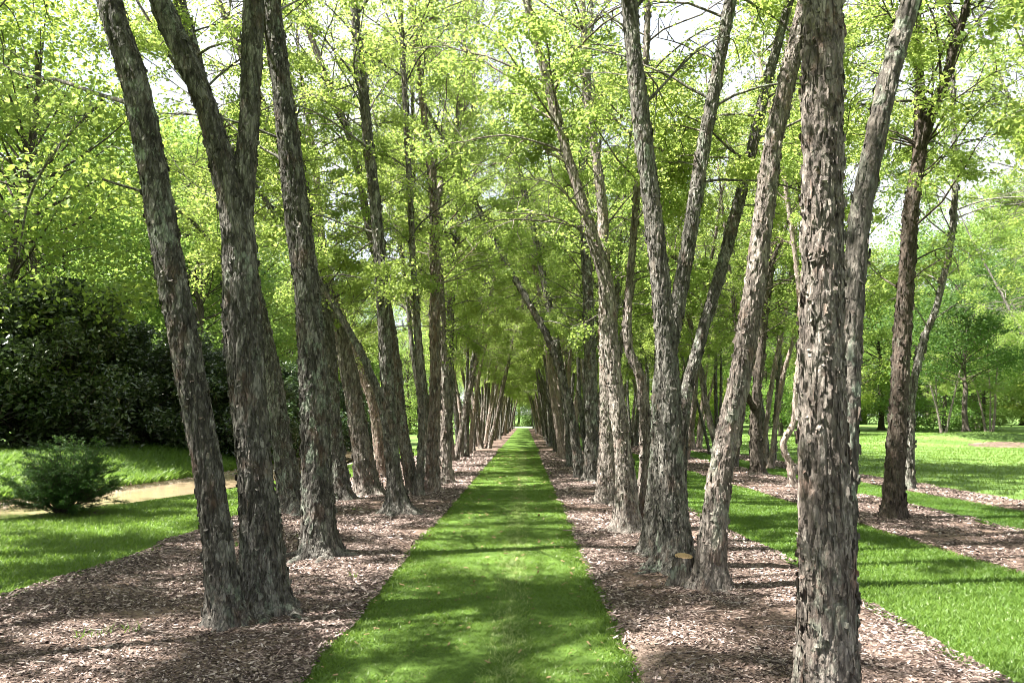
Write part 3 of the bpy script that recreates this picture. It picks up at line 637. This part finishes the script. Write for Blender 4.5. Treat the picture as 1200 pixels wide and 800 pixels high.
# --- generic clumps for the rest of the rows
def generic(seed, nst, H, bark=M_BARK, per=150, size=.068, zmin=3.8, Lmax=3.0, zstep=.26, lean=.115):
    rng = np.random.default_rng(seed); st = []
    a0 = rng.random() * 6.28
    for k in range(nst):
        az = a0 + k * 2 * np.pi / nst + rng.normal(0, .4); ln = lean * (.3 + rng.random()); r0 = .08 + .055 * rng.random(); h = H * (.85 + .25 * rng.random())
        b0 = np.array([math.cos(az) * .2, math.sin(az) * .2, 0]) if nst > 1 else np.zeros(3); pts = [np.array([*b0, r0])]; p = b0.copy(); d = unit(np.array([math.cos(az) * ln, math.sin(az) * ln, 1]))
        for q in range(1, 9):
            d = unit(d + rng.normal(0, .05, 3) * np.array([1, 1, .2])); p = p + d * (h / 8); pts.append(np.array([*p, r0 * (1 - .9 * (q / 8) ** 1.1) + .008]))
        st.append(pts)
    return st, dict(per=per, size=size, zmin=zmin, Lmax=Lmax, zstep=zstep, bark=bark)
def proto_tree(name, seed, nst, H, leafm=M_LEAF, cat='tree', flake=60, **kw):
    st, o = generic(seed, nst, H, **kw); rng = np.random.default_rng(seed + 5); root = empty(name, (0, 0, 0)); crown = MB()
    for i, pts in enumerate(st):
        path = smooth_path(down(pts), lambda z: .11); mb = MB(); trunk_mesh(mb, path, 22, seed * 3 + i, .016, .5, flake, 2.2, 0, 9); mb.obj('trunk', o['bark'], root)
        grow(crown, path, rng, o['zmin'], o['zstep'], o['Lmax'], o['size'], o['per'])
    crown.obj('crown', [o['bark'], leafm], root); return root
protos = [proto_tree('river_birch', 201, 3, 13.5), proto_tree('river_birch', 202, 3, 14.5, bark=M_BARK_SHAGGY), proto_tree('river_birch', 203, 3, 12.5), proto_tree('river_birch', 204, 3, 13, bark=M_BARK_PALE), proto_tree('river_birch', 205, 3, 14)]
used = set()
def place(proto, x, y, rz, s, label, group, cat='tree', z=None):
    if proto.name in used: o = copy_tree(proto)
    else: o = proto; used.add(proto.name)
    o.location = (x, y, float(height(x, y)) if z is None else z); o.rotation_euler = (0, 0, rz); o.scale = (s, s, s); tag(o, label, cat, group); return o
ordw = ['first', 'second', 'third', 'fourth', 'fifth', 'sixth', 'seventh', 'eighth', 'ninth', 'tenth']
rg = random.Random(5)
def row(xc, y0, y1, step, side, grp, after, jit=.35):
    k = 0; y = y0
    while y < y1:
        pr = protos[rg.randrange(len(protos))]
        if k < 4: lb = f'{ordw[k]} birch beyond the {after}, {side}'
        elif y < 75: lb = f'birch in the middle distance, {side}'
        else: lb = f'birch near the far end, {side}'
        place(pr, xc + rg.uniform(-jit, jit), y, rg.uniform(0, 6.28), rg.uniform(.9, 1.12), lb, grp); k += 1; y += step * rg.uniform(.85, 1.15)
NBX = 0
row(-2.5, 23.5, 147, 3.35, 'row left of the grass path', GL, 'twin trunk with the curved fork')
row(1.9, 25.5, 147, 3.35, 'row right of the grass path', GR, 'two thin left-leaning stems')
row(6.3, 27, 110, 5.6, 'second row on the right', G2, 'crooked side stem', .5)
row(9.2, 26, 110, 6.0, 'third row on the right', G2, 'pair of pale slender stems', .5)
# neighbours of the rows beside and behind the viewpoint; their crowns reach over it and shade the ground
NB = 'birches of the rows beside the viewpoint'
for (x, y, i, s) in [(-2.9, 1.9, 0, 1.2), (-2.5, -2.0, 3, 1.2), (6.3, 5.5, 2, .95), (6.4, 0.5, 3, 1), (9.3, 9.5, 4, 1), (12.3, 13, 1, .95), (-9.3, 8.2, 4, 1.1), (-8.2, 3.2, 2, 1.1), (-7.4, -1.5, 1, 1.1), (-13.8, 13, 4, 1.1), (-20, 24, 0, 1.15), (16.4, 20.5, 0, 1.1), (17.6, 24.5, 4, 1.15), (21.5, 31, 2, 1.2), (26, 38, 0, 1.2)]:
    place(protos[i], x, y, rg.uniform(0, 6), s, 'birch standing outside the frame whose leafy branches reach in from its edge', NB)

M_DRY = simple('dry_leaf', (.26, .19, .10), .8, .2)
chips('fallen_leaves', 900, between(E_PL, E_PR), 3.2, 40, 17, .0, 'dry tan leaves and seed husks scattered on the grass path', 1.0, M_DRY, 'leaves')
# fallen sticks and a few weeds on the beds
rng = np.random.default_rng(77); n = 520; u = rng.random(n); y = 3.2 * (30 / 3.2) ** u; sd_ = rng.random(n) < .5; t = rng.random(n)
x = np.where(sd_, E_ML(y) + (E_PL(y) - E_ML(y)) * t, E_PR(y) + (E_MR(y) - E_PR(y)) * t); L_ = .06 + .30 * rng.random(n) ** 2; az = rng.random(n) * 6.283
p0 = np.stack([x, y, height(x, y) + .055], -1); tw = bend(p0, np.stack([np.cos(az), np.sin(az), .08 * rng.random(n)], -1), L_, 5, rng, 0, .12); tw[:, :, 2] = p0[:, None, 2] + .012 * rng.random((n, 5)) - .005
mb = MB(); tubes(mb, tw, (.0022 + .004 * rng.random(n) ** 2)[:, None] * np.linspace(1.2, .5, 5)[None] * np.minimum(3, 1 + y / 12)[:, None], 5); tag(mb.obj('fallen_twigs', M_BARK_PALE), 'thin grey twigs fallen on the mulch beds', 'twigs', kind='stuff')
blades('bed_weeds', 90000, between(E_ML, E_MR), 3.4, 26, 16, .05, .03, 'small green weeds sprouting through the mulch', mask=lambda x, y, rng: (n2(x, y, 1.7, 91, 2) > .80) & ((x < E_PL(y)) | (x > E_PR(y))))
# ------------------------------------------------------------------ stump
bs = G(801, 690); sx, sy = bs[0], bs[1] + .02
root = empty('tree_stump', (sx, sy, 0)); mb = MB()
pth = smooth_path([(0, 0, -.1, .125), (0, 0, .05, .118), (.005, 0, .18, .108), (.01, 0, .30, .102)], lambda z: .01)
trunk_mesh(mb, pth, 64, 901, .01, .5, 500, .8); mb.obj('stump_body', M_BARK, root)
mb = MB(); th = np.linspace(0, 2 * np.pi, 41)[:-1]; rr_ = .082 * (1 + .06 * np.sin(th * 3 + 1))
top = np.stack([.01 + np.cos(th) * rr_, np.sin(th) * rr_, .302 + .02 * np.sin(th)], -1); bot = top.copy(); bot[:, 2] -= .012
v = np.vstack([top, bot, [[.01, 0, .302]]]); j = np.arange(40)
mb.add(v, np.stack([j, 40 + j, 40 + (j + 1) % 40, (j + 1) % 40], -1)); mb.f.append((np.stack([j, (j + 1) % 40, np.full(40, 80)], -1), 0, False)); mb.obj('cut_face', M_CUT, root)
tag(root, 'low sawn stump with a fresh orange cut face among the right-hand trunks', 'stump')

# ------------------------------------------------------------------ left side: shrubs
def blob_shrub(name, seed, rx, ry, h, nleaf, size, leafm, stemm, dens_shell=.65, asp=.5, lift=.0):
    """a shrub of many stems whose leaf clusters sit through an uneven rounded volume"""
    rng = np.random.default_rng(seed); root = empty(name, (0, 0, 0)); nb = 90
    az = rng.random(nb) * 6.283; rad = np.sqrt(rng.random(nb)); zz = lift + (h - lift) * rng.random(nb) ** .85
    fr = (zz - lift) / (h - lift); prof = np.sqrt(np.clip(1 - (np.clip(fr - .35, 0, 1) / .65) ** 2, .03, 1)) * (.82 + .18 * np.clip(fr / .3, 0, 1))
    lum = .8 + .45 * rng.random(nb)
    c = np.stack([np.cos(az) * rx * rad ** .5 * prof * lum, np.sin(az) * ry * rad ** .5 * prof * lum, zz * (.9 + .15 * rng.random(nb))], -1)
    mb = MB(); st = np.stack([rng.normal(0, .15 * rx, nb), rng.normal(0, .15 * ry, nb), np.full(nb, -.05)], -1)
    t = np.linspace(0, 1, 6)[None, :, None]; mid = (st + c) / 2 + np.array([0, 0, .12 * h]) * (1 - fr[:, None])
    Pt = (1 - t) ** 2 * st[:, None] + 2 * t * (1 - t) * mid[:, None] + t ** 2 * c[:, None]
    tubes(mb, Pt, np.linspace(.035, .008, 6)[None] * np.ones((nb, 1)) * h / 4, 5, 0); mb.obj('stems', stemm, root)
    mb = MB(); k = rng.integers(0, nb, nleaf); cr = (.16 + .16 * rng.random(nb)) * max(rx, h * .5) * .9
    g = unit(rng.normal(0, 1, (nleaf, 3))) * (rng.random(nleaf) ** .45)[:, None] * cr[k][:, None]
    p = c[k] + g * np.array([1.1, 1.1, .75]); p[:, 2] = np.maximum(p[:, 2], .04)
    leaves(mb, p, size, rng, 0, .5, asp); mb.obj('foliage', leafm, root); return root
sh = [blob_shrub('evergreen_shrub', 301, 2.7, 2.4, 4.6, 30000, .15, M_LEAF_DARK, M_BARK_DARK),
      blob_shrub('evergreen_shrub', 302, 2.4, 2.2, 3.9, 26000, .15, M_LEAF_DARK, M_BARK_DARK)]
GS = 'dark evergreen shrubs above the creek bank'
for k, (u, Y, i, s, lb) in enumerate([(-40, 23.5, 1, 1.1, 'dark evergreen shrub cut by the left edge of the photo'), (52, 25, 0, 1.12, 'tallest dark evergreen shrub, rising behind the small feathery bush'),
        (150, 28, 1, 1.05, 'dark evergreen shrub right of the tallest one, above the sunny grass bank'), (215, 30.5, 0, .9, 'dark evergreen shrub seen just left of the nearest twin trunks'),
        (278, 30, 1, .95, 'dark evergreen shrub seen between the nearest twin trunks'), (335, 35, 1, .95, 'dark evergreen shrub in the gap left of the lichen-grey trunk'), (400, 46, 0, .85, 'farthest dark evergreen shrub, glimpsed between the left-row trunks')]):
    x = P(u, 492, Y)[0]; place(sh[i], x, Y, k * 1.3, s, lb, GS, 'shrub')
# small bush on the creek edge with feathery layered sprays
def vase_bush():
    rng = np.random.default_rng(41); root = empty('feathery_bush', (0, 0, 0)); n = 150; az = rng.random(n) * 6.283; el = R(22) + R(62) * rng.random(n) ** 1.0
    L = (.95 + .35 * rng.random(n)) * (1.0 + .15 * np.sin(el)); d = np.stack([np.cos(az) * np.cos(el), np.sin(az) * np.cos(el), np.sin(el)], -1)
    p0 = rng.normal(0, .05, (n, 3)); p0[:, 2] = -.03; A = bend(p0, d, L, 8, rng, .035, .07)
    mb = MB(); tubes(mb, A, np.linspace(.011, .003, 8)[None] * np.ones((n, 1)), 4, 0)
    src = []; dr = []
    for s in range(9):
        a = rng.integers(3, 8, n); src.append(A[np.arange(n), a]); o = unit(A[np.arange(n), 7] - A[np.arange(n), 3]); dr.append(o + unit(rng.normal(0, 1, (n, 3)) * np.array([1, 1, .15])) * .7)
    src = np.concatenate(src); dr = np.concatenate(dr) * np.array([1, 1, .45]); B = bend(src, dr, .18 + .16 * rng.random(len(src)), 5, rng, .03, .06)
    tubes(mb, B, np.linspace(.004, .0015, 5)[None] * np.ones((len(src), 1)), 3, 0); mb.obj('stems', M_BARK_DARK, root)
    mb = MB(); idx = np.repeat(np.arange(len(src)), 44); q = rng.random(len(idx)) * 3.99; a = q.astype(int); w = (q - a)[:, None]
    p = B[idx, a] * (1 - w) + B[idx, a + 1] * w + rng.normal(0, .022, (len(idx), 3)) * np.array([1, 1, .4]); leaves(mb, p, .045, rng, 0, .8, .4); mb.obj('foliage', M_LEAF_SHRUB, root)
    return root
vb = vase_bush(); q = G(74, 604, -.02); vb.location = (q[0], q[1], float(height(q[0], q[1]))); vb.scale = (.76, .76, .86)
tag(vb, 'small vase-shaped bush with feathery layered sprays on the edge of the creek', 'bush')
# mulch ring under it
a = np.linspace(0, 2 * np.pi, 29)[:-1]; A_, R_ = np.meshgrid(a, np.linspace(0, 1, 5)); X = q[0] + .7 * R_ * np.cos(A_); Y = q[1] + .55 * R_ * np.sin(A_)
i = np.arange(4)[:, None] * 28; j = np.arange(28)[None]; mb = MB()
mb.add(np.stack([X, Y, height(X, Y) + .02], -1), np.stack([i + j, i + (j + 1) % 28, i + 28 + (j + 1) % 28, i + 28 + j], -1).reshape(-1, 4), 0, True); tag(mb.obj('mulch_ring', M_MULCH), kind='structure')
# gravel along the creek, some larger rocks
def rock_mesh(mb, c, s, rng, sub=6):
    th = np.linspace(0, np.pi, sub + 1)[1:-1]; ph = np.linspace(0, 2 * np.pi, 9)[:-1]; T_, P_ = np.meshgrid(th, ph, indexing='ij')
    d = np.stack([np.sin(T_) * np.cos(P_), np.sin(T_) * np.sin(P_), np.cos(T_)], -1); d = d * (.75 + .5 * vnoise(d * 1.7 + rng.random() * 50, 3))[..., None] * s + c
    n = len(ph); V = np.vstack([d.reshape(-1, 3), [c + np.array([0, 0, s[2] * .8])], [c - np.array([0, 0, s[2] * .8])]]); k = len(th)
    i = (np.arange(k - 1) * n)[:, None]; j = np.arange(n)[None]; mb.add(V, np.stack([i + j, i + n + j, i + n + (j + 1) % n, i + (j + 1) % n], -1).reshape(-1, 4), 0, False)
    jj = np.arange(n); m = k * n; mb.f.append((np.stack([jj, (jj + 1) % n, np.full(n, m)], -1) + (mb.n - len(V)), 0, False)); mb.f.append((np.stack([jj + (k - 1) * n, np.full(n, m + 1), (jj + 1) % n + (k - 1) * n], -1) + (mb.n - len(V)), 0, False))
rng = np.random.default_rng(8); mb = MB()
for k in range(1400):
    y = 9 + 26 * rng.random() ** 1.3; side = rng.random(); x = creek_x(y) + (-1.15 - .35 * rng.random() if side < .5 else .9 + .5 * rng.random()) + rng.normal(0, .08)
    s = .015 + .05 * rng.random() ** 2.5; rock_mesh(mb, np.array([x, y, float(height(x, y)) + s * .2]), np.array([s, s * (.6 + .5 * rng.random()), s * .6]), rng, 4)
tag(mb.obj('creek_gravel', M_STONE), 'pale gravel strewn along both edges of the creek', 'gravel', kind='stuff')
for k, (u, v, s, lb) in enumerate([(330, 543, .34, 'largest pale rock beside the far bend of the creek'), (318, 549, .20, 'small pale rock left of the largest creek rock'), (345, 549, .17, 'small pale rock right of the largest creek rock')]):
    g = G(u, v, -.05); mb = MB(); rng = np.random.default_rng(50 + k); rock_mesh(mb, np.array([0, 0, s * .25]), np.array([s, s * .7, s * .55]), rng, 9)
    o = mb.obj('rock', M_ROCK); o.location = (g[0], g[1], float(height(g[0], g[1]))); tag(o, lb, 'rock', 'pale rocks at the creek bend')

# ------------------------------------------------------------------ background wood
def bg_tree(seed, H, rad, nleaf, size, leafm, barkm=M_BARK_DARK, zlow=.22, name='broadleaf_tree'):
    rng = np.random.default_rng(seed); root = empty(name, (0, 0, 0)); mb = MB()
    p = np.zeros(3); pts = []
    for k in range(8): pts.append(np.array([*p, .24 * (1 - k / 9) * H / 14 + .02])); p = p + np.array([*rng.normal(0, .12, 2), H * .85 / 7])
    path = smooth_path(down(pts), lambda z: .2); trunk_mesh(mb, path, 16, seed, .02, .5, 0); mb.obj('trunk', barkm, root)
    nb = 70; zz = H * (zlow + (1 - zlow) * rng.random(nb)); fr = (zz / H - zlow) / (1 - zlow); pr = np.sin(np.pi * np.clip(.1 + .83 * fr, 0, 1)) ** .6
    az = rng.random(nb) * 6.283; rr = rad * pr * np.sqrt(.12 + .88 * rng.random(nb)); c = np.stack([np.cos(az) * rr, np.sin(az) * rr, zz], -1)
    mb = MB(); k = np.clip(np.searchsorted(path[:, 2], np.maximum(zz * .72, H * .1)), 0, len(path) - 1); s0 = path[k, :3]; t = np.linspace(0, 1, 6)[None, :, None]; mid = (s0 + c) / 2 + rng.normal(0, .3, (nb, 3))
    Pt = (1 - t) ** 2 * s0[:, None] + 2 * t * (1 - t) * mid[:, None] + t ** 2 * c[:, None]; tubes(mb, Pt, np.linspace(.035, .010, 6)[None] * np.ones((nb, 1)), 5, 0)
    kk = rng.integers(0, nb, nleaf); cr = rad * (.20 + .22 * rng.random(nb)); g = unit(rng.normal(0, 1, (nleaf, 3))) * (rng.random(nleaf) ** .42)[:, None] * cr[kk][:, None]
    pp = c[kk] + g * np.array([1.15, 1.15, .55]); leaves(mb, pp, size, rng, 1, .5, .65); mb.obj('crown', [barkm, leafm], root); return root
bgp = [bg_tree(401, 14, 4.2, 28000, .15, M_LEAF_BG, zlow=.1), bg_tree(402, 12, 4.4, 28000, .15, M_LEAF_YEL, zlow=.1), bg_tree(403, 16, 4.6, 30000, .16, M_LEAF_BG), bg_tree(404, 9, 3.6, 18000, .14, M_LEAF_BG, zlow=.02)]
GB1, GB2 = 'woodland trees behind the dark shrubs on the left', 'woodland trees beyond the right-hand lawn'
kinds = ['mid-green leafy tree', 'yellow-green leafy tree', 'tall full-crowned leafy tree', 'low bushy leafy tree']
def wood(pts, grp, where):
    for (x, y, i, s) in pts: place(bgp[i], x, y, rg.uniform(0, 6.28), s, f'{kinds[i]} {where}', grp)
L = []
for y in range(26, 150, 7):
    for q in range(3):
        x = -14 - y * .10 - q * 7.5 + rg.uniform(-2, 2); yy = y + rg.uniform(-2.5, 2.5)
        if x / yy > -.85 and rg.random() < .86: L.append((x, yy, rg.choice([0, 0, 1, 2, 3]) if q else rg.choice([1, 3, 0, 0]), rg.uniform(1.0, 1.35)))
L += [(-13, 90, 3, 1.3), (-17, 108, 0, 1.3), (-16, 128, 1, 1.3), (-12, 140, 3, 1.3), (-21, 96, 2, 1.2)]
wood(L, GB1, 'in the wood behind the dark shrubs on the left')
L = []
for k in range(26):
    t = k / 25; x = 8 + 78 * t + rg.uniform(-2, 2); y = 124 - 42 * t + rg.uniform(-3, 3); L.append((x, y, rg.choice([0, 1, 3, 3]), rg.uniform(1.0, 1.3)))
for k in range(22):
    t = k / 21; x = 12 + 85 * t + rg.uniform(-2, 2); y = 142 - 42 * t + rg.uniform(-3, 3); L.append((x, y, rg.choice([0, 2, 2, 1]), rg.uniform(1.2, 1.5)))
L += [(44, 68, 2, 1.3), (52, 76, 0, 1.4), (38, 73, 3, 1.4), (25, 84, 2, 1.4), (17, 80, 3, 1.3), (31, 76, 1, 1.4), (47, 84, 2, 1.6)]
L += [(36 + k * 7 + rg.uniform(-1.5, 1.5), 80 - k * 2.5 + rg.uniform(-2, 2), [0, 3, 2, 1, 3][k % 5], 1.25) for k in range(5)] + [(16, 92, 2, 1.3), (24, 90, 0, 1.3), (30, 88, 3, 1.4)]
wood(L, GB2, 'in the wood beyond the right-hand lawn')
L = [(-4.5, 176, 3, 1.4), (1.5, 181, 3, 1.5), (6.5, 176, 0, 1.2), (-1.5, 190, 2, 1.3)] + [(x + rg.uniform(-2, 2), 185 + rg.uniform(-5, 5), rg.choice([0, 2, 3]), rg.uniform(1.1, 1.4)) for x in range(-60, 60, 8)]
wood(L, 'trees across the far road', 'across the pale road at the end of the grass path')
# island trees on the mound
isl = bg_tree(411, 11, 5.2, 34000, .15, M_LEAF_MAPLE, zlow=.34, name='maple_tree')
place(isl, 27.0, 49.5, .3, 1.0, 'round leafy tree with dark trunk on the shaded lawn mound', None)
place(protos[3], 30.4, 53, 1.0, .7, 'smaller tree with brown trunk right of the dark-trunked mound tree', None)
place(protos[1], 32.6, 63, 2.0, .75, 'tree with pale grey trunk standing behind the lawn mound', None)
for (x, y, i, s, lb) in [(21, 66, 0, .9, 'leafy tree on the lawn left of the mound, partly behind the dark forked birch'), (40, 58, 2, .85, 'leafy tree reaching in at the right edge beyond the mound'), (15, 75, 1, .9, 'yellow-green tree on the far lawn seen between the outer birches')]:
    place(bgp[i], x, y, 1.2 * s, s, lb, None)

# ------------------------------------------------------------------ white post at the far end of the path
root = empty('white_post', (2.1, 152, float(height(2.1, 152)))); mb = MB()
pth = smooth_path([(0, 0, -.2, .10), (0, 0, .8, .10), (0, 0, 1.7, .095)], lambda z: .3); tubes(mb, pth[None, :, :3], pth[None, :, 3], 12); mb.obj('post_shaft', M_WHITE, root)
mb = MB(); pth = np.array([[0, 0, 1.7, .14], [0, 0, 1.76, .15], [0, 0, 1.84, .06], [0, 0, 1.86, .001]]); tubes(mb, pth[None, :, :3], pth[None, :, 3], 12); mb.obj('post_cap', M_WHITE, root)
tag(root, 'white post beside the far end of the grass path', 'post')
